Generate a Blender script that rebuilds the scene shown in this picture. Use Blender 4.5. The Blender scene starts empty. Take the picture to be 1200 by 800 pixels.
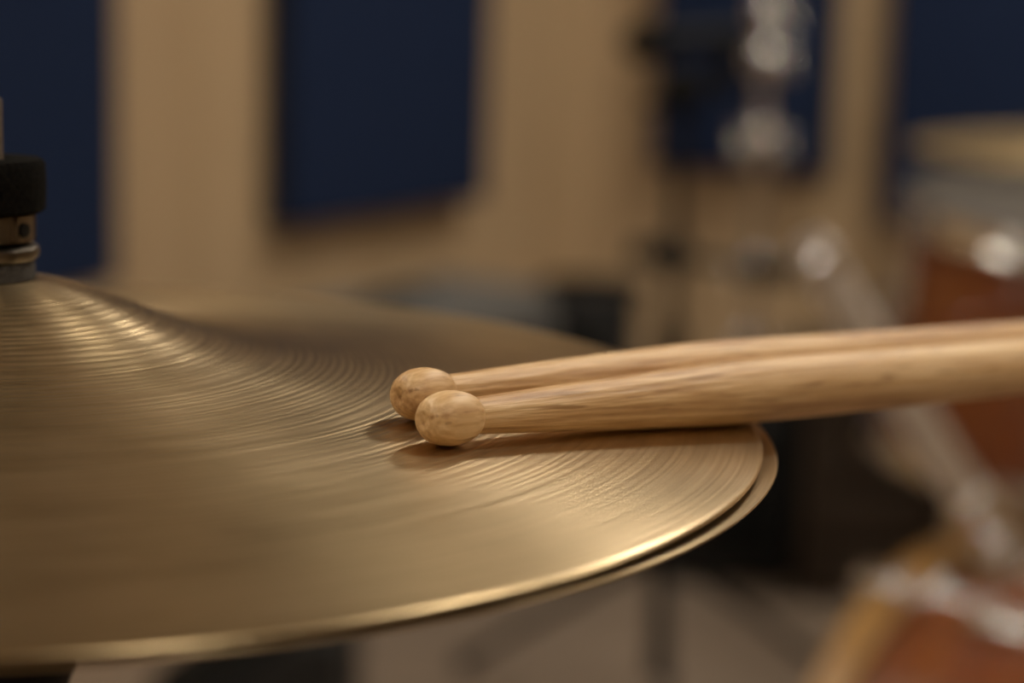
import bpy, bmesh, math, random
from mathutils import Vector, Matrix
random.seed(7)
PI = math.pi

# ------------------------------------------------------------------ camera
# world: z up, y = away from the camera, origin on the floor under the hi-hat rod
S = bpy.context.scene
COL = S.collection
F_PX = 2400.0
CAM = Vector((0.12028, -0.46382, 0.98571))
RIGHT = Vector((0.99957977, 0.00526561, 0.02850555))
UP = Vector((-0.02898781, 0.18157285, 0.98295015))
BACK = Vector((0.0, -0.9833634, 0.18164919))
cd = bpy.data.cameras.new('camera')
cam = bpy.data.objects.new('camera', cd)
COL.objects.link(cam)
cam.matrix_world = Matrix(((RIGHT.x, UP.x, BACK.x, CAM.x), (RIGHT.y, UP.y, BACK.y, CAM.y),
                           (RIGHT.z, UP.z, BACK.z, CAM.z), (0, 0, 0, 1)))
cd.sensor_width = 36.0
cd.lens = F_PX / 1200 * 36
cd.clip_start = 0.02
cd.clip_end = 60
cd.dof.use_dof = True
cd.dof.focus_distance = 0.425
cd.dof.aperture_fstop = 6.4
cd.dof.aperture_blades = 0
S.camera = cam

S.view_settings.view_transform = 'Standard'
S.view_settings.look = 'None'
S.view_settings.gamma = 1
S.view_settings.use_curve_mapping = False
S.view_settings.exposure = 1.28

w = bpy.data.worlds.new('room_world'); S.world = w; w.use_nodes = True
w.node_tree.nodes['Background'].inputs[0].default_value = (0.5, 0.45, 0.4, 1)
w.node_tree.nodes['Background'].inputs[1].default_value = 0.05

CEIL = 2.65
LAMP_POWER = 26.0
LAMP_COL = (1.0, 0.915, 0.785)
# x, y, radius of the round ceiling lamps
LAMPS = [(1.20, 2.45, 0.21), (1.05, 0.75, 0.165), (-1.0, 0.75, 0.16), (2.9, 1.0, 0.16), (-1.2, -1.2, 0.16), (1.0, -1.2, 0.16)]

# pixel (1200x800 frame) -> direction; the distance always comes from a height or from a depth of the thing
def ray(px, py):
    return RIGHT * ((px - 600) / F_PX) - UP * ((py - 400) / F_PX) - BACK
def at_z(px, py, z):
    d = ray(px, py); return CAM + d * ((z - CAM.z) / d.z)
def at_y(px, py, y):
    d = ray(px, py); return CAM + d * ((y - CAM.y) / d.y)
def at_depth(px, py, D):
    return CAM + ray(px, py) * D

# ------------------------------------------------------------------ materials
MATS = {}
def new_mat(name):
    m = bpy.data.materials.new(name); m.use_nodes = True
    nt = m.node_tree; b = nt.nodes['Principled BSDF']
    MATS[name] = m
    return m, nt, b
def N(nt, t, **kw):
    n = nt.nodes.new(t)
    for k, v in kw.items(): setattr(n, k, v)
    return n
def L(nt, a, b): nt.links.new(a, b)
def ramp(nt, fac, stops):
    r = N(nt, 'ShaderNodeValToRGB')
    e = r.color_ramp.elements
    while len(e) > 1: e.remove(e[-1])
    e[0].position, e[0].color = stops[0][0], (*stops[0][1], 1)
    for p, c in stops[1:]:
        x = e.new(p); x.color = (*c, 1)
    L(nt, fac, r.inputs[0]); return r.outputs[0]
def noise_mat(name, stops, scale=(1, 1, 1), nscale=5.0, detail=4, rough=0.5, metallic=0.0, bump=0.0, bdist=0.001, distortion=0.0, sheen=0.0, coat=0.0, spec=None):
    m, nt, b = new_mat(name)
    tc = N(nt, 'ShaderNodeTexCoord'); mp = N(nt, 'ShaderNodeMapping')
    mp.inputs['Scale'].default_value = scale
    L(nt, tc.outputs['Object'], mp.inputs[0])
    n = N(nt, 'ShaderNodeTexNoise'); n.inputs['Scale'].default_value = nscale; n.inputs['Detail'].default_value = detail
    n.inputs['Distortion'].default_value = distortion
    L(nt, mp.outputs[0], n.inputs['Vector'])
    L(nt, ramp(nt, n.outputs['Fac'], stops), b.inputs['Base Color'])
    b.inputs['Roughness'].default_value = rough; b.inputs['Metallic'].default_value = metallic
    if rough >= 0.95: b.inputs['Specular IOR Level'].default_value = 0.08      # felt and cloth
    if spec is not None: b.inputs['Specular IOR Level'].default_value = spec
    if sheen: b.inputs['Sheen Weight'].default_value = sheen
    if coat:
        b.inputs['Coat Weight'].default_value = coat; b.inputs['Coat Roughness'].default_value = 0.06
    if bump:
        bp = N(nt, 'ShaderNodeBump'); bp.inputs['Strength'].default_value = bump; bp.inputs['Distance'].default_value = bdist
        L(nt, n.outputs['Fac'], bp.inputs['Height']); L(nt, bp.outputs[0], b.inputs['Normal'])
    return m

noise_mat('wall_wood', [(0.3, (0.42, 0.295, 0.165)), (0.7, (0.52, 0.375, 0.225))], (3, 3, 0.25), 3.0, 5, 0.5, bump=0.05)
noise_mat('floor_wood', [(0.3, (0.20, 0.148, 0.108)), (0.7, (0.26, 0.20, 0.15))], (1, 6, 1), 3.0, 5, 0.4)
noise_mat('ceiling_paint', [(0.3, (0.62, 0.58, 0.52)), (0.7, (0.68, 0.64, 0.58))], (1, 1, 1), 8, 3, 0.9)
noise_mat('navy_fabric', [(0.35, (0.012, 0.021, 0.053)), (0.65, (0.019, 0.032, 0.078))], (1, 1, 1), 700, 2, 1.0, bump=0.4)
noise_mat('panel_frame', [(0.35, (0.008, 0.010, 0.018)), (0.65, (0.012, 0.014, 0.024))], (1, 1, 1), 60, 2, 0.8)
noise_mat('black_felt', [(0.35, (0.002, 0.002, 0.002)), (0.65, (0.009, 0.008, 0.006))], (1, 1, 1), 1400, 3, 1.0, bump=1.0, bdist=0.0008)
noise_mat('grey_felt', [(0.35, (0.03, 0.028, 0.026)), (0.65, (0.085, 0.078, 0.07))], (1, 1, 1), 1500, 3, 1.0, bump=1.0, bdist=0.0004)
noise_mat('black_plastic', [(0.35, (0.004, 0.004, 0.004)), (0.65, (0.008, 0.008, 0.008))], (1, 1, 1), 80, 2, 0.6, spec=0.15)
noise_mat('black_vinyl', [(0.35, (0.005, 0.005, 0.005)), (0.65, (0.010, 0.0095, 0.009))], (1, 1, 1), 260, 3, 0.7, bump=0.3)
noise_mat('grille_cloth', [(0.4, (0.004, 0.004, 0.004)), (0.6, (0.014, 0.014, 0.013))], (1, 1, 1), 500, 2, 0.95, bump=0.4)
noise_mat('grey_vinyl', [(0.35, (0.13, 0.128, 0.122)), (0.65, (0.16, 0.157, 0.15))], (1, 1, 1), 220, 3, 0.6, bump=0.3)
noise_mat('chrome', [(0.3, (0.74, 0.73, 0.71)), (0.7, (0.82, 0.81, 0.79))], (1, 1, 1), 12, 2, 0.18, 1.0)
noise_mat('satin_chrome', [(0.3, (0.84, 0.83, 0.81)), (0.7, (0.9, 0.89, 0.87))], (1, 1, 1), 12, 2, 0.36, 1.0)
noise_mat('dark_chrome', [(0.3, (0.07, 0.06, 0.05)), (0.7, (0.17, 0.145, 0.115))], (1, 1, 1), 120, 3, 0.34, 1.0)
noise_mat('steel_rod', [(0.3, (0.16, 0.15, 0.14)), (0.7, (0.24, 0.23, 0.215))], (40, 40, 400), 3, 2, 0.35, 1.0)
noise_mat('rubber', [(0.35, (0.010, 0.010, 0.010)), (0.65, (0.018, 0.018, 0.018))], (1, 1, 1), 90, 2, 0.8)
noise_mat('drum_shell', [(0.25, (0.12, 0.025, 0.006)), (0.5, (0.19, 0.05, 0.010)), (0.8, (0.27, 0.10, 0.02))], (2, 2, 16), 3.0, 5, 0.3, coat=0.6, distortion=0.6)
noise_mat('amber_shell', [(0.25, (0.16, 0.075, 0.016)), (0.55, (0.23, 0.115, 0.025)), (0.8, (0.30, 0.16, 0.04))], (2, 2, 16), 3.0, 5, 0.3, coat=0.6, distortion=0.6)
noise_mat('bass_hoop_wood', [(0.3, (0.29, 0.15, 0.042)), (0.7, (0.40, 0.225, 0.075))], (3, 3, 12), 4.0, 5, 0.35, coat=0.5)
noise_mat('drum_head', [(0.3, (0.07, 0.062, 0.052)), (0.7, (0.10, 0.088, 0.075))], (1, 1, 1), 15, 3, 0.6, spec=0.12)
noise_mat('dark_head', [(0.3, (0.012, 0.012, 0.012)), (0.7, (0.02, 0.02, 0.02))], (1, 1, 1), 15, 3, 0.4)
noise_mat('lamp_trim', [(0.3, (0.6, 0.6, 0.6)), (0.7, (0.7, 0.7, 0.7))], (1, 1, 1), 15, 3, 0.5)

def lamp_mat():
    m, nt, b = new_mat('lamp_glow')
    b.inputs['Base Color'].default_value = (0.9, 0.9, 0.9, 1)
    b.inputs['Emission Color'].default_value = (*LAMP_COL, 1)
    b.inputs['Emission Strength'].default_value = LAMP_POWER
lamp_mat()

def cymbal_mat(name, c_dark, c_mid, c_light, rough, aniso, groove, groove_k=2700.0):
    """brushed, lathed bronze: everything is laid out over the radius in object space"""
    m, nt, b = new_mat(name)
    tc = N(nt, 'ShaderNodeTexCoord'); sp = N(nt, 'ShaderNodeSeparateXYZ'); L(nt, tc.outputs['Object'], sp.inputs[0])
    flat = N(nt, 'ShaderNodeCombineXYZ'); L(nt, sp.outputs[0], flat.inputs[0]); L(nt, sp.outputs[1], flat.inputs[1])
    ln = N(nt, 'ShaderNodeVectorMath', operation='LENGTH'); L(nt, flat.outputs[0], ln.inputs[0])
    nm = N(nt, 'ShaderNodeVectorMath', operation='NORMALIZE'); L(nt, flat.outputs[0], nm.inputs[0])
    sn = N(nt, 'ShaderNodeSeparateXYZ'); L(nt, nm.outputs[0], sn.inputs[0])
    def rnoise(kr, ka, detail, rough_=0.55):
        mr = N(nt, 'ShaderNodeMath', operation='MULTIPLY'); mr.inputs[1].default_value = kr; L(nt, ln.outputs['Value'], mr.inputs[0])
        ma = N(nt, 'ShaderNodeMath', operation='MULTIPLY'); ma.inputs[1].default_value = ka; L(nt, sn.outputs[0], ma.inputs[0])
        mb = N(nt, 'ShaderNodeMath', operation='MULTIPLY'); mb.inputs[1].default_value = ka; L(nt, sn.outputs[1], mb.inputs[0])
        cb = N(nt, 'ShaderNodeCombineXYZ'); L(nt, mr.outputs[0], cb.inputs[0]); L(nt, ma.outputs[0], cb.inputs[1]); L(nt, mb.outputs[0], cb.inputs[2])
        n = N(nt, 'ShaderNodeTexNoise'); n.inputs['Scale'].default_value = 1; n.inputs['Detail'].default_value = detail
        n.inputs['Roughness'].default_value = rough_
        L(nt, cb.outputs[0], n.inputs['Vector']); return n.outputs['Fac']
    # lathe ridges about 2 mm apart: a wave over the radius whose phase drifts a little
    dr = rnoise(130.0, 0.5, 2)
    w1 = N(nt, 'ShaderNodeMath', operation='MULTIPLY'); w1.inputs[1].default_value = groove_k; L(nt, ln.outputs['Value'], w1.inputs[0])
    w2 = N(nt, 'ShaderNodeMath', operation='MULTIPLY_ADD'); w2.inputs[1].default_value = 20.0; L(nt, dr, w2.inputs[0]); L(nt, w1.outputs[0], w2.inputs[2])
    w3 = N(nt, 'ShaderNodeMath', operation='SINE'); L(nt, w2.outputs[0], w3.inputs[0])
    wa = N(nt, 'ShaderNodeMath', operation='MULTIPLY'); L(nt, w3.outputs[0], wa.inputs[0]); L(nt, rnoise(240.0, 1.5, 2), wa.inputs[1])
    g1 = wa.outputs[0]
    g2 = rnoise(2600.0, 0.7, 2)              # fine turning lines
    pat = rnoise(26.0, 2.2, 4)               # patina in broad rings and patches
    sc = rnoise(1100.0, 2.5, 4, 0.7)         # small broken scratches
    mx = N(nt, 'ShaderNodeMix'); mx.data_type = 'FLOAT'; mx.inputs[0].default_value = 0.45
    L(nt, pat, mx.inputs[2]); L(nt, sc, mx.inputs[3])
    L(nt, ramp(nt, mx.outputs[0], [(0.34, c_dark), (0.5, c_mid), (0.66, c_light)]), b.inputs['Base Color'])
    b.inputs['Metallic'].default_value = 1.0
    rr = N(nt, 'ShaderNodeMapRange'); rr.inputs[1].default_value = 0.3; rr.inputs[2].default_value = 0.7
    rr.inputs[3].default_value = rough - 0.02; rr.inputs[4].default_value = rough + 0.03
    L(nt, sc, rr.inputs[0]); L(nt, rr.outputs[0], b.inputs['Roughness'])
    b.inputs['Anisotropic'].default_value = aniso
    b.inputs['Anisotropic Rotation'].default_value = 0.25
    tg = N(nt, 'ShaderNodeTangent'); tg.direction_type = 'RADIAL'; tg.axis = 'Z'
    L(nt, tg.outputs[0], b.inputs['Tangent'])
    b1 = N(nt, 'ShaderNodeBump'); b1.inputs['Strength'].default_value = 1.0; b1.inputs['Distance'].default_value = groove
    fade = N(nt, 'ShaderNodeMapRange'); fade.inputs[1].default_value = 0.11; fade.inputs[2].default_value = 0.155
    fade.inputs[3].default_value = 1.0; fade.inputs[4].default_value = 0.35; L(nt, ln.outputs['Value'], fade.inputs[0])
    gm = N(nt, 'ShaderNodeMath', operation='MULTIPLY'); L(nt, g1, gm.inputs[0]); L(nt, fade.outputs[0], gm.inputs[1])
    L(nt, gm.outputs[0], b1.inputs['Height'])
    b2 = N(nt, 'ShaderNodeBump'); b2.inputs['Strength'].default_value = 1.0; b2.inputs['Distance'].default_value = groove * 0.3
    L(nt, g2, b2.inputs['Height']); L(nt, b1.outputs[0], b2.inputs['Normal'])
    L(nt, b2.outputs[0], b.inputs['Normal'])
    return m
cymbal_mat('cymbal_bronze', (0.37, 0.277, 0.153), (0.51, 0.388, 0.222), (0.64, 0.497, 0.302), 0.33, 0.70, 0.00007, 3100.0)
cymbal_mat('ride_bronze', (0.42, 0.30, 0.14), (0.56, 0.42, 0.22), (0.68, 0.53, 0.31), 0.48, 0.4, 0.00003, 2700.0)

def stick_mat(name, bump_d):
    m, nt, b = new_mat(name)
    tc = N(nt, 'ShaderNodeTexCoord')
    def sn(scale, ns, det, dist=0.0):
        mp = N(nt, 'ShaderNodeMapping'); mp.inputs['Scale'].default_value = scale
        oi = N(nt, 'ShaderNodeObjectInfo')
        mp2 = N(nt, 'ShaderNodeVectorMath', operation='SCALE'); mp2.inputs['Scale'].default_value = 3.7
        cb = N(nt, 'ShaderNodeCombineXYZ'); L(nt, oi.outputs['Random'], cb.inputs[0]); L(nt, oi.outputs['Random'], cb.inputs[1])
        L(nt, cb.outputs[0], mp2.inputs[0])
        L(nt, tc.outputs['Object'], mp.inputs[0]); L(nt, mp2.outputs[0], mp.inputs[1])
        n = N(nt, 'ShaderNodeTexNoise'); n.inputs['Scale'].default_value = ns; n.inputs['Detail'].default_value = det
        n.inputs['Distortion'].default_value = dist
        L(nt, mp.outputs[0], n.inputs['Vector']); return n.outputs['Fac']
    broad = sn((120, 120, 9), 1.0, 3, 0.5)
    fibre = sn((900, 900, 26), 1.0, 4)
    pores = sn((700, 700, 45), 1.0, 2)
    mx = N(nt, 'ShaderNodeMix'); mx.data_type = 'FLOAT'; mx.inputs[0].default_value = 0.42
    L(nt, broad, mx.inputs[2]); L(nt, fibre, mx.inputs[3])
    col = ramp(nt, mx.outputs[0], [(0.37, (0.40, 0.21, 0.078)), (0.5, (0.62, 0.385, 0.175)), (0.63, (0.78, 0.55, 0.295))])
    dk = ramp(nt, pores, [(0.30, (0.55, 0.47, 0.40)), (0.40, (1, 1, 1))])
    mu = N(nt, 'ShaderNodeMix'); mu.data_type = 'RGBA'; mu.blend_type = 'MULTIPLY'; mu.inputs[0].default_value = 0.85
    L(nt, col, mu.inputs[6]); L(nt, dk, mu.inputs[7]); L(nt, mu.outputs[2], b.inputs['Base Color'])
    b.inputs['Roughness'].default_value = 0.46
    bp = N(nt, 'ShaderNodeBump'); bp.inputs['Strength'].default_value = 0.7; bp.inputs['Distance'].default_value = bump_d
    L(nt, fibre, bp.inputs['Height']); L(nt, bp.outputs[0], b.inputs['Normal'])
stick_mat('stick_hickory', 0.0007)
stick_mat('tip_hickory', 0.00015)

# ------------------------------------------------------------------ mesh helpers
def obj(name, bm, mat, parent=None, loc=None, mw=None, smooth=True):
    me = bpy.data.meshes.new(name)
    bmesh.ops.recalc_face_normals(bm, faces=bm.faces)
    for f in bm.faces: f.smooth = smooth
    bm.to_mesh(me); bm.free()
    if smooth: me.set_sharp_from_angle(angle=math.radians(40))
    me.materials.append(MATS[mat])
    o = bpy.data.objects.new(name, me); COL.objects.link(o)
    if parent: o.parent = parent
    if mw is not None: o.matrix_local = mw
    elif loc is not None: o.location = loc
    return o
def tag(o, label, cat, group=None):
    o['label'] = label; o['category'] = cat
    if group: o['group'] = group
    return o
def thing(name, label, cat, loc=(0, 0, 0), mw=None, group=None):
    o = bpy.data.objects.new(name, None); COL.objects.link(o); o.empty_display_size = 0.05
    if mw is not None: o.matrix_world = mw
    else: o.location = loc
    return tag(o, label, cat, group)
def axes(origin, z, xhint=(1, 0, 0)):
    z = Vector(z).normalized(); x = Vector(xhint); x = (x - z * x.dot(z)).normalized(); y = z.cross(x)
    return Matrix(((x.x, y.x, z.x, origin[0]), (x.y, y.y, z.y, origin[1]), (x.z, y.z, z.z, origin[2]), (0, 0, 0, 1)))
def lathe(prof, segs=48, closed=False, bm=None):
    """revolve (r, z) points round z; points with r == 0 become poles"""
    bm = bm or bmesh.new(); rings = []
    for r, z in prof:
        if r < 1e-7: rings.append([bm.verts.new((0, 0, z))])
        else: rings.append([bm.verts.new((r * math.cos(2 * PI * i / segs), r * math.sin(2 * PI * i / segs), z)) for i in range(segs)])
    pairs = list(zip(rings, rings[1:]))
    if closed: pairs.append((rings[-1], rings[0]))
    for a, b in pairs:
        for i in range(segs):
            j = (i + 1) % segs
            if len(a) == 1 and len(b) == 1: continue
            if len(a) == 1: bm.faces.new((a[0], b[j], b[i]))
            elif len(b) == 1: bm.faces.new((a[i], a[j], b[0]))
            else: bm.faces.new((a[i], a[j], b[j], b[i]))
    return bm
def cyl(r, z0, z1, segs=32, bev=0.0, bm=None):
    b = min(bev, r * 0.5)
    if b: prof = [(0, z0), (r - b, z0), (r - 0.3 * b, z0 + 0.3 * b), (r, z0 + b), (r, z1 - b), (r - 0.3 * b, z1 - 0.3 * b), (r - b, z1), (0, z1)]
    else: prof = [(0, z0), (r, z0), (r, z1), (0, z1)]
    return lathe(prof, segs, bm=bm)
def ring(r0, r1, z0, z1, segs=48, bev=0.0):
    b = bev
    if b: prof = [(r0 + b, z0), (r1 - b, z0), (r1, z0 + b), (r1, z1 - b), (r1 - b, z1), (r0 + b, z1), (r0, z1 - b), (r0, z0 + b)]
    else: prof = [(r0, z0), (r1, z0), (r1, z1), (r0, z1)]
    return lathe(prof, segs, closed=True)
def tube(pts, r, segs=16, bm=None, r_end=None):
    """round bar through pts with rounded ends"""
    bm = bm or bmesh.new(); pts = [Vector(p) for p in pts]
    rings = []; n = len(pts); prev = None
    for i, p in enumerate(pts):
        t = (pts[min(i + 1, n - 1)] - pts[max(i - 1, 0)]).normalized()
        if prev is None: a = t.orthogonal().normalized()
        else: a = (prev - t * prev.dot(t)).normalized()
        prev = a; b = t.cross(a)
        rad = r if r_end is None else r + (r_end - r) * i / (n - 1)
        rr = []
        if i == 0: rr = [(rad * 0.6, -rad * 0.25), (rad, 0)]
        elif i == n - 1: rr = [(rad, 0), (rad * 0.6, rad * 0.25)]
        else: rr = [(rad, 0)]
        for q, off in rr:
            rings.append([bm.verts.new(p + t * off + (a * math.cos(2 * PI * k / segs) + b * math.sin(2 * PI * k / segs)) * q) for k in range(segs)])
    for x, y in zip(rings, rings[1:]):
        for k in range(segs): bm.faces.new((x[k], x[(k + 1) % segs], y[(k + 1) % segs], y[k]))
    bm.faces.new(rings[0]); bm.faces.new(rings[-1])
    return bm
def box(sx, sy, sz, center=(0, 0, 0), bev=0.0, bm=None, segs=2):
    t = bmesh.new(); bmesh.ops.create_cube(t, size=1.0)
    bmesh.ops.scale(t, vec=(sx, sy, sz), verts=t.verts)
    if bev: bmesh.ops.bevel(t, geom=list(t.edges), offset=bev, segments=segs, affect='EDGES', profile=0.6)
    bmesh.ops.translate(t, vec=center, verts=t.verts)
    if bm is None: return t
    me = bpy.data.meshes.new('tmp'); t.to_mesh(me); t.free(); bm.from_mesh(me); bpy.data.meshes.remove(me); return bm
def prism(poly, z0, z1, bev=0.0):
    bm = bmesh.new(); a = [bm.verts.new((x, y, z0)) for x, y in poly]; b = [bm.verts.new((x, y, z1)) for x, y in poly]
    n = len(poly); bm.faces.new(a[::-1]); bm.faces.new(b)
    for i in range(n): bm.faces.new((a[i], a[(i + 1) % n], b[(i + 1) % n], b[i]))
    if bev: bmesh.ops.bevel(bm, geom=list(bm.edges), offset=bev, segments=2, affect='EDGES')
    return bm
def wing(r, span, th, bm=None):
    """wing nut round z: hub with two ears"""
    bm = bm or bmesh.new()
    cyl(r, -th, th, 20, th * 0.3, bm)
    for s in (-1, 1):
        tube([(s * r * 0.4, 0, 0), (s * span * 0.6, 0, th * 0.6), (s * span, 0, th * 1.5)], th * 0.85, 12, bm, th * 1.15)
    return bm

# ------------------------------------------------------------------ the room: a studio with splayed walls
P_LEFT0 = Vector((-0.239, 2.848, 0)); DL = Vector((0.304, 0.48, 0)).normalized()
P_RIGHT0 = at_z(765, 195, 0.60); P_RIGHT0.z = 0
P_RIGHT1 = at_z(968, 207, 0.60); P_RIGHT1.z = 0
DR = (P_RIGHT1 - P_RIGHT0).normalized()
# the corner where both walls meet
den = DL.x * DR.y - DL.y * DR.x
dv = P_RIGHT0 - P_LEFT0
tl = (dv.x * DR.y - dv.y * DR.x) / den
CORNER = P_LEFT0 + DL * tl
W_A = CORNER - DL * 7.2
W_B = CORNER + DR * 3.9
W_C = W_B + Vector((0.3, -5.6, 0))
NL = Vector((DL.y, -DL.x, 0)); NR = Vector((DR.y, -DR.x, 0))     # into the room
room = [W_A, CORNER, W_B, W_C]
def wall(name, a, b, mat='wall_wood', th=0.12):
    d = (b - a); ln = d.length; d.normalize(); nrm = Vector((d.y, -d.x, 0))
    bm = box(ln + 0.24, th, CEIL, (ln / 2, th / 2, CEIL / 2))
    mw = Matrix(((d.x, -nrm.x, 0, a.x), (d.y, -nrm.y, 0, a.y), (0, 0, 1, 0), (0, 0, 0, 1)))
    o = obj(name, bm, mat, mw=mw, smooth=False); o['kind'] = 'structure'; return o
wall('wall_left', W_A, CORNER); wall('wall_back', CORNER, W_B); wall('wall_right', W_B, W_C); wall('wall_front', W_C, W_A)
def slab(name, z0, z1, mat):
    c = sum(room, Vector()) / 4
    poly = [((p - c) * 1.05 + c) for p in room]
    o = obj(name, prism([(p.x, p.y) for p in poly][::-1], z0, z1), mat, smooth=False); o['kind'] = 'structure'
slab('floor', -0.1, 0.0, 'floor_wood'); slab('ceiling', CEIL, CEIL + 0.1, 'ceiling_paint')
def skirting(name, a, b):
    d = (b - a); ln = d.length; d.normalize(); nrm = Vector((d.y, -d.x, 0))
    mw = Matrix(((d.x, nrm.x, 0, a.x), (d.y, nrm.y, 0, a.y), (0, 0, 1, 0), (0, 0, 0, 1)))
    o = obj(name, box(ln - 0.05, 0.015, 0.08, (ln / 2, 0.0075, 0.04), 0.003), 'bass_hoop_wood', mw=mw, smooth=False); o['kind'] = 'structure'
skirting('baseboard_left', W_A, CORNER); skirting('baseboard_back', CORNER, W_B)

def wall_hit(px, py, p0, nrm):
    d = ray(px, py); return CAM + d * ((p0 - CAM).dot(nrm) / d.dot(nrm))
def panel(p_l, p_r, z0, z1, nrm, label):
    """fabric panel hung on a wall between two points on that wall"""
    a = Vector((p_l.x, p_l.y, 0)); b = Vector((p_r.x, p_r.y, 0)); d = b - a; ln = d.length; d.normalize()
    mw = Matrix(((d.x, nrm.x, 0, a.x), (d.y, nrm.y, 0, a.y), (0, 0, 1, z0), (0, 0, 0, 1)))
    t = thing('acoustic_panel', label, 'panel', mw=mw, group='navy acoustic panels')
    h = z1 - z0
    obj('panel_frame', box(ln, 0.03, h, (ln / 2, 0.0155, h / 2), 0.003), 'panel_frame', t)
    obj('fabric_face', box(ln - 0.006, 0.028, h - 0.006, (ln / 2, 0.044, h / 2), 0.008, segs=3), 'navy_fabric', t)
    return t
TH = NL * 0.058; THR = NR * 0.058
def lw(px, py): return wall_hit(px, py, P_LEFT0 + TH, NL) - TH
def rw(px, py): return wall_hit(px, py, P_RIGHT0 + THR, NR) - THR
q = lw(137, 333); panel(lw(-180, 200), lw(141, 200), q.z, 2.25, NL, 'navy fabric panel on the wood wall behind the hi-hat rod')
q = lw(345, 268); panel(lw(343, 200), lw(573, 200), q.z, 2.25, NL, 'navy fabric panel above the grey cabinet, left of the room corner')
q = rw(765, 197); panel(rw(763, 150), rw(972, 150), q.z, 2.25, NR, 'navy fabric panel behind the microphone and chrome cymbal stand')
q = rw(1035, 262); panel(rw(1036, 150), rw(1420, 150), q.z, 2.25, NR, 'navy fabric panel on the back wall behind the rack tom and ride cymbal')

LAMP_AT = ['near the back wall, over the ride cymbal side', 'over the bass drum and rack tom', 'over the left wood wall', 'over the right end of the back wall',
           'behind the drummer, towards the left wall', 'behind the drummer, in the middle of the room']
for i, (x, y, r) in enumerate(LAMPS):
    t = thing('ceiling_lamp', 'round white ceiling lamp ' + LAMP_AT[i], 'lamp', (x, y, CEIL - 0.04), group='round ceiling lamps')
    obj('lamp_trim', ring(r, r + 0.03, 0.0, 0.04, 48, 0.004), 'lamp_trim', t)
    obj('lamp_diffuser', cyl(r - 0.001, 0.006, 0.03, 48), 'lamp_glow', t)

# ------------------------------------------------------------------ hi-hat cymbals
HAT_Z = 0.88           # height of the rim plane of the upper cymbal
HP = [(6, 29.2), (10, 29.1), (16, 28.4), (22, 26.9), (30, 24.0), (38, 20.6), (45, 17.9), (51, 16.1), (58, 14.6), (70, 12.8), (85, 10.9),
      (100, 9.3), (120, 6.9), (140, 4.6), (160, 2.2), (172, 0.75), (178, 0.0)]
def hat_h(r):
    """height of the cymbal surface over its rim, Catmull-Rom through the profile (metres)"""
    r *= 1000
    if r <= HP[0][0]: return HP[0][1] / 1000
    if r >= HP[-1][0]: return HP[-1][1] / 1000
    for i in range(len(HP) - 1):
        if HP[i][0] <= r <= HP[i + 1][0]: break
    x0, y0 = HP[i]; x1, y1 = HP[i + 1]
    xm, ym = HP[max(i - 1, 0)]; xp, yp = HP[min(i + 2, len(HP) - 1)]
    m0 = (y1 - ym) / (x1 - xm) if i else (y1 - y0) / (x1 - x0)
    m1 = (yp - y0) / (xp - x0)
    h = x1 - x0; t = (r - x0) / h
    return ((2 * t**3 - 3 * t**2 + 1) * y0 + (t**3 - 2 * t**2 + t) * h * m0 + (-2 * t**3 + 3 * t**2) * y1 + (t**3 - t**2) * h * m1) / 1000
TOP_Z = HAT_Z + 0.0022          # the upper cymbal hangs a hair askew on its felt
TOP_N = Vector((0.0105, 0.0016, 1)).normalized()
def hat_profile(flip=1, th=0.0010, R=0.178, n=150, r_in=0.006):
    top = [(r_in + (R - 0.0006 - r_in) * i / n, 0) for i in range(n + 1)]
    top = [(r, hat_h(r)) for r, _ in top]
    lip = [(R - 0.00015, -0.00025), (R, -th * 0.5), (R - 0.00015, -th + 0.0002)]
    bot = [(r, z - th) for r, z in top[::-4]]
    if bot[-1][0] > r_in + 0.0001: bot.append((r_in, top[0][1] - th))
    return [(r, z * flip) for r, z in top + lip + bot]
top_hat = obj('hi_hat_cymbal', lathe(hat_profile(), 256, closed=True), 'cymbal_bronze')
top_hat.matrix_world = axes((0, 0, TOP_Z), TOP_N)
tag(top_hat, 'upper brass hi-hat cymbal with lathed rings, carrying the two drumsticks', 'cymbal')
bot_hat = obj('hi_hat_cymbal', lathe(hat_profile(-1, r_in=0.0092), 256, closed=True), 'cymbal_bronze')
bz = Vector((0.0062, 0.0073, 1)).normalized()
bot_hat.matrix_world = axes((0.0037, 0.0030, HAT_Z - 0.0022), bz)
tag(bot_hat, 'lower brass hi-hat cymbal, upturned, peeping out under the upper one', 'cymbal')

# ------------------------------------------------------------------ hi-hat stand and clutch on the rod
st = thing('hi_hat_stand', 'hi-hat stand whose steel rod passes through both brass cymbals', 'stand', (0, 0, 0))
obj('pull_rod', cyl(0.0036, 0.45, HAT_Z + 0.0725, 24, 0.0006), 'steel_rod', st)
obj('seat_cup', lathe([(0.0038, 0.802), (0.0095, 0.802), (0.0105, 0.806), (0.0165, 0.812), (0.0185, 0.818), (0.0185, 0.836), (0.0175, 0.8385), (0.0038, 0.8385)], 40, closed=True), 'black_plastic', st)
obj('seat_felt', ring(0.0038, 0.016, 0.8385, 0.8445, 40, 0.001), 'black_felt', st)
obj('upper_tube', lathe([(0.0038, 0.42), (0.0095, 0.42), (0.0095, 0.802), (0.0038, 0.802)], 32, closed=True), 'chrome', st)
obj('lower_tube', ring(0.0097, 0.0135, 0.16, 0.46, 32, 0.001), 'chrome', st)
hc = obj('height_clamp', ring(0.0136, 0.020, 0.43, 0.465, 32, 0.002), 'black_plastic', st)
obj('wing_bolt', wing(0.006, 0.018, 0.0035), 'chrome', hc, mw=axes((0.026, 0, 0.448), (1, 0, 0), (0, 0, 1)))
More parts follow.
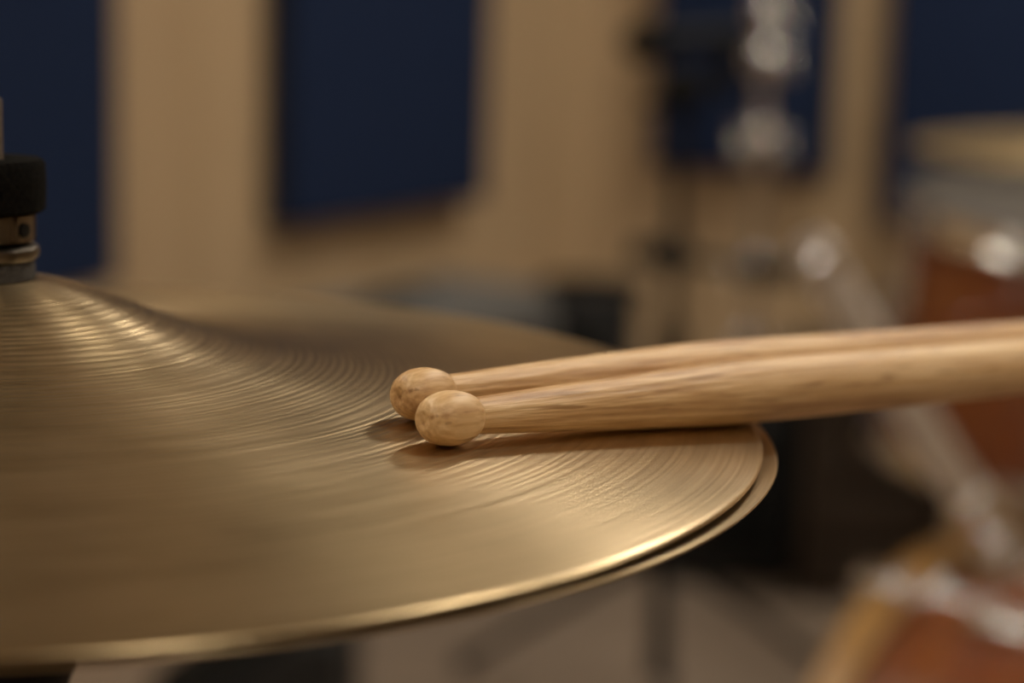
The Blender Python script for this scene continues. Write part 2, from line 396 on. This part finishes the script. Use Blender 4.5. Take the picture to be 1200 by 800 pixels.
obj('leg_collar', ring(0.0136, 0.021, 0.30, 0.33, 32, 0.002), 'black_plastic', st)
for k in range(3):
    a = math.radians(100 + 120 * k)
    c, s = math.cos(a), math.sin(a)
    lg = obj('leg', tube([(0.02 * c, 0.02 * s, 0.315), (0.17 * c, 0.17 * s, 0.10), (0.26 * c, 0.26 * s, 0.018)], 0.007, 14), 'chrome', st)
    obj('rubber_foot', lathe([(0, -0.018), (0.012, -0.018), (0.013, -0.012), (0.011, 0.012), (0, 0.014)], 20), 'rubber', lg, loc=(0.262 * c, 0.262 * s, 0.018))

cl = thing('hi_hat_clutch', 'hi-hat clutch with black felt ring on the rod above the cymbal bell', 'clutch', (0, 0, HAT_Z))
# levels above the rim plane, read along the rod
obj('base_felt', lathe([(0.0037, 0.0308), (0.0098, 0.0308), (0.0106, 0.0316), (0.0103, 0.0352), (0.0096, 0.0360), (0.0037, 0.0360)], 48, closed=True), 'grey_felt', cl)
obj('flange_washer', lathe([(0.0037, 0.0358), (0.0104, 0.0358), (0.0113, 0.0366), (0.0115, 0.0376), (0.0113, 0.0386), (0.0104, 0.0393), (0.0085, 0.0398), (0.0037, 0.0398)], 64, closed=True), 'dark_chrome', cl)
# knurled nut
kb = bmesh.new(); rings_ = []
for z, rr in ((0.0398, 0.0092), (0.0404, 0.0106), (0.0462, 0.0106), (0.0468, 0.0098)):
    ri = []
    for i in range(96):
        a = 2 * PI * i / 96; k = rr - (0.0009 if (i % 12) in (0, 1) else 0.0)
        ri.append(kb.verts.new((k * math.cos(a), k * math.sin(a), z)))
    rings_.append(ri)
for x, y in zip(rings_, rings_[1:]):
    for i in range(96): kb.faces.new((x[i], x[(i + 1) % 96], y[(i + 1) % 96], y[i]))
kb.faces.new(rings_[0][::-1]); kb.faces.new(rings_[-1])
nut = obj('locking_nut', kb, 'dark_chrome', cl)
obj('key_screw', cyl(0.0017, -0.0008, 0.0006, 16, 0.0003), 'black_plastic', nut, mw=axes((0.0106 * math.cos(math.radians(-28)), 0.0106 * math.sin(math.radians(-28)), 0.0432), (math.cos(math.radians(-28)), math.sin(math.radians(-28)), 0)))
obj('felt_ring', lathe([(0.0037, 0.0468), (0.0122, 0.0468), (0.0130, 0.0476), (0.0132, 0.0530), (0.0130, 0.0578), (0.0121, 0.0588), (0.006, 0.0590), (0.0037, 0.0582)], 72, closed=True), 'black_felt', cl)

# ------------------------------------------------------------------ two drumsticks, tips on the cymbal and shoulders on its rim
R_TIP, R_SH = 0.00575, 0.0075
TIP_P = [(0, -0.0059), (0.0012, -0.0060), (0.0018, -0.0063), (0.0023, -0.0063), (0.0033, -0.0058), (0.0042, -0.0049), (0.0050, -0.0034), (0.00555, -0.0015), (R_TIP, 0.0004), (0.00565, 0.0022),
         (0.0053, 0.0040), (0.0049, 0.0053), (0.0045, 0.0062), (0.0041, 0.0068), (0.0038, 0.0071)]
SH_P = [(0.00370, 0.0066), (0.00385, 0.0074), (0.0040, 0.0110), (0.0048, 0.026), (0.0056, 0.043), (0.0063, 0.059), (0.0069, 0.073), (0.0073, 0.084), (0.00745, 0.094), (R_SH, 0.106),
        (R_SH, 0.20), (R_SH, 0.30), (R_SH, 0.385), (0.0069, 0.391), (0.0060, 0.395), (0.0042, 0.3975), (0, 0.3985)]
def stick_radius(s):
    for (r0, s0), (r1, s1) in zip(SH_P, SH_P[1:]):
        if s0 <= s <= s1: return r0 + (r1 - r0) * (s - s0) / (s1 - s0)
    return R_SH
def hat_z(p):
    r = math.hypot(p.x, p.y); return TOP_Z + hat_h(r) - 0.0105 * p.x - 0.0016 * p.y if r <= 0.178 else -9
def settle(tip_px, sh_px, d_tip, d_sh):
    """slide both picture rays in depth until the tip rests on the bow and the shoulder on the rim"""
    for _ in range(60):
        A = at_depth(*tip_px, d_tip); B = at_depth(*sh_px, d_sh)
        # steps along the ray lower the point by about 0.2 m per metre of depth
        d_tip += ((A.z - R_TIP) - hat_z(A) - 0.0001) / 0.33
        u = (B - A).normalized(); gap = 9
        for k in range(30, 110, 2):
            s = k / 1000; c = A + u * s; gap = min(gap, c.z - stick_radius(s) - hat_z(c))
        d_sh += max(-0.01, min(0.01, (gap - 0.0002) / 0.5))
    return at_depth(*tip_px, d_tip), at_depth(*sh_px, d_sh), d_tip, d_sh
STICKS = [((524, 490), (870, 459), 0.412, 0.465, 'front hickory drumstick with rounded tip resting on the brass hi-hat'),
          ((493, 462), (850, 434), 0.440, 0.490, 'hickory drumstick lying behind its twin, tip nearer the cymbal bell')]
for tp, sp_, d0, d1, lab in STICKS:
    A, B, da, db = settle(tp, sp_, d0, d1)
    print('STICK', [round(v, 4) for v in A], [round(v, 4) for v in B], round(da, 4), round(db, 4), 'len', (B - A).length)
    t = thing('drumstick', lab, 'drumstick', mw=axes(A, B - A, (0, 0, 1)), group='pair of drumsticks')
    obj('shaft', lathe(SH_P, 64), 'stick_hickory', t)
    obj('tip', lathe(TIP_P, 64), 'tip_hickory', t)

# ------------------------------------------------------------------ rack tom
def lug(name, parent, mw, ln=0.05, w_=0.016, d_=0.014, mat='chrome'):
    bm = box(w_, ln, d_, (0, 0, d_ / 2), 0.005, segs=3)
    return obj(name, bm, mat, parent, mw=mw)
def drum(name, label, cat, mw, R, H, n_lug, shell='drum_shell'):
    t = thing(name, label, cat, mw=mw)
    obj('shell', ring(R - 0.007, R, 0.006, H - 0.006, 72, 0.001), shell, t)
    for z, nm, top in ((H, 'batter_head', 1), (0, 'resonant_head', -1)):
        bm = lathe([(0, z + top * 0.0), (R - 0.006, z), (R - 0.002, z - top * 0.001), (R + 0.0035, z - top * 0.008), (R + 0.0035, z - top * 0.014)], 72)
        obj(nm, bm, 'drum_head', t)
        z0 = z - top * 0.014; z1 = z + top * 0.014
        pr = [(R + 0.004, z0), (R + 0.013, z0), (R + 0.013, z0 + top * 0.004), (R + 0.0065, z0 + top * 0.006), (R + 0.0065, z1 - top * 0.003), (R + 0.010, z1 - top * 0.001), (R + 0.009, z1), (R + 0.004, z1)]
        obj('hoop', lathe(pr, 72, closed=True), 'chrome', t)
    for k in range(n_lug):
        a = 2 * PI * (k + 0.25) / n_lug; c, s = math.cos(a), math.sin(a)
        for zc in (H - 0.068, 0.068):
            lg = lug('lug', t, axes((R * c, R * s, zc), (c, s, 0), (-s, c, 0)))
        for z0, z1 in ((H - 0.075, H + 0.004), (-0.004, 0.075)):
            obj('tension_rod', cyl(0.003, z0, z1, 10, 0.0008), 'chrome', t, loc=((R + 0.009) * c, (R + 0.009) * s, 0))
            zh = z1 if z1 > H else z0
            obj('rod_head', cyl(0.0055, zh - 0.004, zh + 0.006, 10, 0.001), 'chrome', t, loc=((R + 0.009) * c, (R + 0.009) * s, 0))
    return t
TOM_R, TOM_H = 0.163, 0.225
tc_ = at_y(1268, 258, 1.46)
al, be = math.radians(3), math.radians(6)
tz = Vector((math.sin(al), -math.sin(be), math.cos(al) * math.cos(be))).normalized()
tom_base = tc_ - tz * TOM_H
tom = drum('rack_tom', 'tilted amber rack tom with chrome hoops above the bass drum', 'drum', axes(tom_base, tz), TOM_R, TOM_H, 6)
obj('mount_bracket', box(0.045, 0.06, 0.02, (0, 0, 0.010), 0.005), 'chrome', tom, mw=axes((-TOM_R, 0, 0.11), (-1, 0, 0), (0, 1, 0)))

# ------------------------------------------------------------------ bass drum, turned away to the left
BD_R, BD_L = 0.225, 0.38
top_pt = at_z(1112, 642, 0.493)
bax = Vector((-0.76, 0.65, 0)).normalized()
bd_c = Vector((top_pt.x, top_pt.y, 0.250))      # centre of the front hoop
bd = thing('bass_drum', 'amber bass drum with wooden hoops standing below the rack tom', 'drum', mw=axes(bd_c - bax * BD_L, bax, (0, 0, 1)))
obj('shell', ring(BD_R - 0.008, BD_R, 0.0, BD_L, 96, 0.001), 'drum_shell', bd)
for z, s, mat, nm in ((BD_L, 1, 'dark_head', 'front_head'), (0, -1, 'drum_head', 'batter_head')):
    obj(nm, lathe([(0, z + s * 0.004), (BD_R - 0.004, z + s * 0.004), (BD_R + 0.004, z - s * 0.004), (BD_R + 0.004, z - s * 0.012)], 96), mat, bd)
    z0, z1 = sorted((z - s * 0.016, z + s * 0.022))
    obj('hoop', ring(BD_R + 0.005, BD_R + 0.018, z0, z1, 96, 0.002), 'bass_hoop_wood', bd)
for k in range(8):
    a = 2 * PI * (k + 0.5) / 8; c, s = math.cos(a), math.sin(a)
    for zc, e in ((BD_L - 0.10, 1), (0.10, -1)):
        lug('lug', bd, axes((BD_R * c, BD_R * s, zc), (c, s, 0), (-s, c, 0)), 0.06, 0.022, 0.018)
        ze = BD_L if e > 0 else 0
        z0, z1 = sorted((zc, ze + e * 0.012))
        obj('tension_rod', cyl(0.0035, z0, z1, 10, 0.001), 'chrome', bd, loc=((BD_R + 0.026) * c, (BD_R + 0.026) * s, 0))
        cw = obj('claw', box(0.026, 0.044, 0.018, (0, e * 0.006, 0.0), 0.006, segs=3), 'chrome', bd, mw=axes(((BD_R + 0.024) * c, (BD_R + 0.024) * s, ze + e * 0.004), (c, s, 0), (-s, c, 0)))
        obj('rod_handle', tube([(-0.016, 0, 0), (0.016, 0, 0)], 0.004, 10), 'chrome', cw, loc=(0, -e * 0.045, 0.006))
for sgn in (-1, 1):
    side = Vector((0, sgn, 0))
    sp0 = Vector((-0.10, sgn * BD_R * 0.93, BD_L * 0.70)); sp1 = Vector((-0.2385, sgn * (BD_R + 0.09), BD_L * 0.82))
    sr = obj('spur', tube([sp0, sp1], 0.007, 14), 'chrome', bd)
    obj('rubber_foot', cyl(0.011, -0.012, 0.012, 16, 0.003), 'rubber', sr, mw=axes(sp1, sp1 - sp0))

# tom holder: clamp on the bass drum, leaning tube with a rounded end
th_ = thing('tom_holder', 'chrome tom holder tube leaning up from the bass drum beside the rack tom', 'holder', (0, 0, 0))
b0 = bd_c - bax * 0.048 + Vector((0, 0, BD_R))
p_lo = b0 + Vector((0, 0, 0.03)); p_hi = at_y(946, 285, b0.y - 0.01)
obj('base_plate', box(0.045, 0.05, 0.02, (0, 0, 0), 0.006), 'chrome', th_, mw=axes(b0 + Vector((0, 0, 0.011)), (0, 0, 1), bax))
obj('holder_tube', tube([p_lo, p_hi], 0.017, 24), 'satin_chrome', th_)
dirn = (p_hi - p_lo).normalized()
mx_ = axes(p_lo + dirn * 0.02, dirn)
cb = obj('tube_clamp', ring(0.0162, 0.026, 0, 0.035, 28, 0.003), 'chrome', th_, mw=mx_)
obj('wing_bolt', wing(0.008, 0.022, 0.005), 'chrome', cb, mw=axes((-0.004, -0.034, 0.018), (0, -1, 0), (0, 0, 1)))
cb2 = obj('tube_cap', ring(0.0162, 0.021, 0, 0.022, 28, 0.003), 'chrome', th_, mw=axes(p_hi - dirn * 0.03, dirn))
br_w = tom.matrix_world @ Vector((-TOM_R - 0.02, 0, 0.11)) if False else Vector(tom_base) + tz * 0.11 + Vector((-TOM_R - 0.022, 0, 0))
mid = p_lo + dirn * 0.185
obj('tom_arm', tube([mid, (mid + br_w) / 2 + Vector((0, 0, 0.012)), br_w], 0.0065, 16), 'chrome', th_)
ab = obj('arm_clamp', cyl(0.02, -0.018, 0.018, 24, 0.004), 'chrome', th_, mw=axes(mid, dirn))
obj('wing_bolt', wing(0.008, 0.022, 0.005), 'chrome', ab, mw=axes((0.0, -0.026, 0), (0, -1, 0), (1, 0, 0)))

# ------------------------------------------------------------------ stands
def tripod(parent, z_hub, spread, mat, r=0.008, a0=20, center=(0, 0)):
    for k in range(3):
        a = math.radians(a0 + 120 * k); c, s = math.cos(a), math.sin(a)
        lg = obj('leg', tube([(0.015 * c, 0.015 * s, z_hub), (spread * 0.9 * c, spread * 0.9 * s, 0.035), (spread * c, spread * s, 0.014)], r, 12), mat, parent)
        obj('rubber_foot', cyl(0.012, -0.014, 0.012, 16, 0.003), 'rubber', lg, loc=(spread * c, spread * s, 0.014))

# ride cymbal on its stand
rc = at_y(1312, 176, 1.98)
rs = thing('cymbal_stand', 'chrome stand carrying the ride cymbal behind the rack tom', 'stand', (rc.x, rc.y, 0))
obj('upper_tube', cyl(0.0095, 0.40, rc.z - 0.05, 20, 0.001), 'chrome', rs)
obj('lower_tube', cyl(0.013, 0.06, 0.45, 20, 0.001), 'chrome', rs)
obj('cymbal_post', cyl(0.004, rc.z - 0.06, rc.z + 0.06, 16, 0.001), 'chrome', rs)
obj('cymbal_felt', ring(0.0042, 0.018, rc.z + 0.0325, rc.z + 0.042, 28, 0.002), 'grey_felt', rs)
obj('wing_nut', wing(0.007, 0.02, 0.004), 'chrome', rs, loc=(0, 0, rc.z + 0.049))
obj('cup_washer', cyl(0.016, rc.z + 0.008, rc.z + 0.0285, 24, 0.002), 'chrome', rs)
tripod(rs, 0.34, 0.26, 'chrome', a0=20)
RP = [(0.0065, 0.0315), (0.015, 0.031), (0.030, 0.027), (0.045, 0.020), (0.06, 0.0155), (0.10, 0.012), (0.16, 0.0065), (0.21, 0.002), (0.246, -0.003), (0.2475, -0.0038), (0.246, -0.0046), (0.21, 0.0005), (0.16, 0.005), (0.10, 0.0105), (0.06, 0.014), (0.045, 0.0185), (0.030, 0.0255), (0.015, 0.0295), (0.0065, 0.030)]
ride = obj('ride_cymbal', lathe(RP, 128, closed=True), 'ride_bronze', loc=(rc.x, rc.y, rc.z))
ride.matrix_world = axes((rc.x, rc.y, rc.z), (0.0, -0.02, 1))
tag(ride, 'golden ride cymbal mounted flat above and behind the rack tom', 'cymbal')

# chrome cymbal stand in front of the panel
cp = at_y(889, 222, 3.12)
cs = thing('cymbal_stand', 'tall chrome cymbal stand with wing-bolt joints before a navy panel', 'stand', (cp.x, cp.y, 0))
obj('lower_tube', cyl(0.015, 0.06, 0.48, 24, 0.001), 'chrome', cs)
obj('middle_tube', cyl(0.0125, 0.44, 0.76, 24, 0.001), 'chrome', cs)
obj('upper_tube', cyl(0.0095, 0.70, 1.13, 24, 0.001), 'chrome', cs)
for z, r, h in ((0.47, 0.022, 0.05), (0.69, 0.028, 0.06), (0.835, 0.030, 0.05), (0.915, 0.028, 0.045)):
    jn = obj('joint', lathe([(0, -h / 2), (r * 0.8, -h / 2), (r, -h * 0.35), (r, h * 0.35), (r * 0.8, h / 2), (0, h / 2)], 24), 'chrome', cs, loc=(0, 0, z))
    for sg in ((-1, 1) if z < 0.8 else (1,)):
        obj('wing_bolt', wing(0.010, 0.024, 0.007), 'chrome', jn, mw=axes((sg * 0.036, -0.012, 0), (sg, -0.35, 0), (0, 0, 1)))
tripod(cs, 0.36, 0.22, 'chrome', a0=90)

# black microphone stand with two booms
mp_ = at_y(790, 300, 2.15)
ms = thing('microphone_stand', 'thin black microphone stand left of the chrome cymbal stand', 'stand', (mp_.x, mp_.y, 0))
obj('lower_tube', cyl(0.0125, 0.05, 0.50, 20, 0.001), 'black_plastic', ms)
obj('upper_tube', cyl(0.0085, 0.46, 0.84, 20, 0.001), 'black_plastic', ms)
obj('tube_clutch', cyl(0.018, 0.47, 0.53, 24, 0.004), 'black_plastic', ms)
tripod(ms, 0.22, 0.30, 'black_plastic', a0=150)
obj('boom_clutch', cyl(0.030, -0.028, 0.028, 28, 0.006), 'black_plastic', ms, mw=axes((0.0, -0.004, 0.835), (0, 1, 0)))
obj('boom_knob', box(0.055, 0.02, 0.03, (0, 0, 0), 0.008), 'black_plastic', ms, loc=(0.0, -0.042, 0.835))
obj('boom_arm', tube([(0.06, -0.006, 0.865), (0, -0.006, 0.835), (-0.045, -0.006, 0.81)], 0.007, 14), 'black_plastic', ms)
obj('microphone_clip', tube([(0.055, -0.006, 0.83), (0.058, -0.006, 0.865), (0.06, -0.006, 0.89)], 0.014, 14), 'black_plastic', ms)
lb = obj('side_boom', tube([(-0.048, -0.012, 0.625), (0.05, -0.02, 0.617), (0.14, -0.03, 0.61)], 0.008, 14), 'black_plastic', ms)
obj('boom_clamp', cyl(0.019, 0.60, 0.645, 24, 0.004), 'black_plastic', ms)
obj('counterweight', tube([(-0.055, -0.012, 0.626), (-0.01, -0.012, 0.622)], 0.016, 18), 'black_plastic', lb)
obj('clip', tube([(0.085, -0.025, 0.612), (0.15, -0.03, 0.61)], 0.015, 18), 'black_plastic', lb)
mc = thing('microphone', 'black microphone clipped on top of the thin black stand', 'microphone', mw=axes((mp_.x + 0.075, mp_.y - 0.006, 0.905), (-1, 0, -0.1), (0, 0, 1)))
obj('body', lathe([(0, -0.01), (0.010, -0.01), (0.012, -0.006), (0.016, 0.09), (0.022, 0.10), (0.022, 0.105), (0, 0.105)], 28), 'black_plastic', mc)
obj('grille', lathe([(0.0225, 0.1045), (0.024, 0.112), (0.0245, 0.125), (0.021, 0.142), (0.012, 0.152), (0, 0.155)], 28), 'grille_cloth', mc)

# ------------------------------------------------------------------ cabinets near the wall
def cabinet(name, label, cat, corner, u, lu, lv, h, skin, trim, grille_side=True):
    """box with its back corner at 'corner'; u runs along its back, v into the room"""
    u = Vector(u).normalized(); v = Vector((-u.y, u.x, 0))
    mw = Matrix(((u.x, v.x, 0, corner[0]), (u.y, v.y, 0, corner[1]), (0, 0, 1, 0), (0, 0, 0, 1)))
    t = thing(name, label, cat, mw=mw)
    ft = 0.02
    obj('body', box(lu, lv, h - ft, (lu / 2, lv / 2, ft + (h - ft) / 2), 0.008), skin, t)
    gr = obj('front_grille', box(lu - 0.07, 0.012, h - ft - 0.10, (lu / 2, lv + 0.002, ft + (h - ft) / 2 - 0.01), 0.004), 'grille_cloth', t)
    for x in (0.04, lu - 0.04):
        for y in (0.04, lv - 0.04):
            obj('foot', cyl(0.016, 0, ft + 0.002, 16, 0.003), 'rubber', t, loc=(x, y, 0))
    for x in (0, 1):
        for y in (0, 1):
            obj('corner_guard', box(0.03, 0.03, 0.03, (0.013 if x == 0 else lu - 0.013, 0.013 if y == 0 else lv - 0.013, h - 0.013), 0.007), trim, t)
    obj('handle', tube([(lu / 2 - 0.09, lv / 2, h - 0.002), (lu / 2 - 0.075, lv / 2, h + 0.012), (lu / 2, lv / 2, h + 0.015), (lu / 2 + 0.075, lv / 2, h + 0.012), (lu / 2 + 0.09, lv / 2, h - 0.002)], 0.008, 12), trim, t)
    return t
g0 = at_z(520, 320, 0.45)
# v of a cabinet whose u points along -DL is (DL.y, -DL.x): into the room
cabinet('grey_cabinet', 'low grey vinyl amplifier cabinet along the wood wall below a navy panel', 'amplifier', (g0.x, g0.y), -DL, 0.62, 0.235, 0.45, 'grey_vinyl', 'black_plastic')
k0 = at_z(752, 344, 0.43)
cabinet('speaker_cabinet', 'small black speaker cabinet just right of the grey cabinet', 'speaker', (k0.x, k0.y + 0.10), (-1, 0.12, 0), 0.150, 0.14, 0.43, 'black_vinyl', 'black_plastic')
c0 = at_z(930, 690, 0.0)
cabinet('bass_cabinet', 'short black bass amplifier on the floor between hi-hat and bass drum', 'amplifier', (c0.x, c0.y + 0.20), (-1, 0.0, 0), 0.215, 0.20, 0.32, 'black_vinyl', 'black_plastic')
# floor wedge monitor, upright back to the right and face sloping down to the left
wp = at_y(398, 757, 1.65)
wm = thing('floor_monitor', 'black wedge floor monitor on the floor behind the hi-hat stand', 'speaker', (wp.x, wp.y, 0))
hz = wp.z
prof = [(0, 0.004), (0, hz), (-0.05, hz), (-0.25, 0.10), (-0.26, 0.004)]
bm = bmesh.new()
fa = [bm.verts.new((x, 0, z)) for x, z in prof]; fb = [bm.verts.new((x, 0.34, z)) for x, z in prof]
bm.faces.new(fa); bm.faces.new(fb[::-1])
for i in range(5): bm.faces.new((fa[i], fb[i], fb[(i + 1) % 5], fa[(i + 1) % 5]))
bmesh.ops.bevel(bm, geom=list(bm.edges), offset=0.006, segments=2, affect='EDGES')
obj('body', bm, 'black_vinyl', wm)
sl = Vector((-0.20, 0, 0.10 - hz)).normalized(); nn = Vector((-sl.z, 0, sl.x)) * -1
if nn.z < 0: nn = -nn
mid = Vector((-0.15, 0.17, (hz + 0.10) / 2)) + nn * 0.004
obj('front_grille', box(0.24, 0.29, 0.012, (0, 0, 0), 0.004), 'grille_cloth', wm, mw=axes(mid, nn, sl))
for x in (-0.03, -0.23):
    for y in (0.04, 0.30):
        obj('foot', cyl(0.014, 0, 0.006, 14, 0.001), 'rubber', wm, loc=(x, y, 0))

# dark wooden crate behind the bass drum
e0 = at_z(938, 706, 0.0); e1 = at_z(1110, 706, 0.0)
cr = thing('storage_crate', 'dark brown wooden crate on the floor behind the bass drum', 'crate', ((e0.x + e1.x) / 2, e0.y + 0.15, 0))
wd = e1.x - e0.x
noise_mat('dark_wood', [(0.3, (0.028, 0.018, 0.011)), (0.7, (0.05, 0.032, 0.02))], (2, 2, 14), 4.0, 4, 0.5)
for k in range(4):
    z0 = 0.012 + 0.088 * k
    for yy in (-0.14, 0.14):
        obj('plank', box(wd - 0.036, 0.016, 0.082, (0, yy, z0 + 0.041), 0.003), 'dark_wood', cr)
    for xx in (-1, 1):
        obj('plank', box(0.016, 0.262, 0.082, (xx * (wd / 2 - 0.03), 0, z0 + 0.041), 0.003), 'dark_wood', cr)
for xx in (-1, 1):
    for yy in (-0.14, 0.14):
        obj('corner_post', box(0.03, 0.034, 0.366, (xx * (wd / 2 - 0.012), yy, 0.183), 0.003), 'dark_wood', cr)
obj('lid', box(wd + 0.01, 0.33, 0.016, (0, 0, 0.374), 0.004), 'dark_wood', cr)

# floor tom behind the rack tom, on three legs
fl = at_y(1290, 690, 2.40)
ft = drum('floor_tom', 'amber floor tom on three chrome legs, partly hidden behind the rack tom', 'drum', axes((fl.x, fl.y, 0.22), (0, -0.03, 1)), 0.20, 0.36, 8, 'amber_shell')
for k in range(3):
    a = math.radians(35 + 120 * k); c, s_ = math.cos(a), math.sin(a)
    obj('leg_bracket', box(0.03, 0.05, 0.03, (0, 0, 0.015), 0.006), 'chrome', ft, mw=axes((0.20 * c, 0.20 * s_, 0.15), (c, s_, 0), (-s_, c, 0)))
    lg = obj('leg', tube([(0.223 * c, 0.223 * s_, 0.24), (0.223 * c, 0.223 * s_, -0.10), (0.245 * c, 0.245 * s_, -0.195)], 0.005, 12), 'chrome', ft)
    obj('rubber_foot', cyl(0.011, -0.012, 0.014, 16, 0.003), 'rubber', lg, loc=(0.246 * c, 0.246 * s_, -0.205))
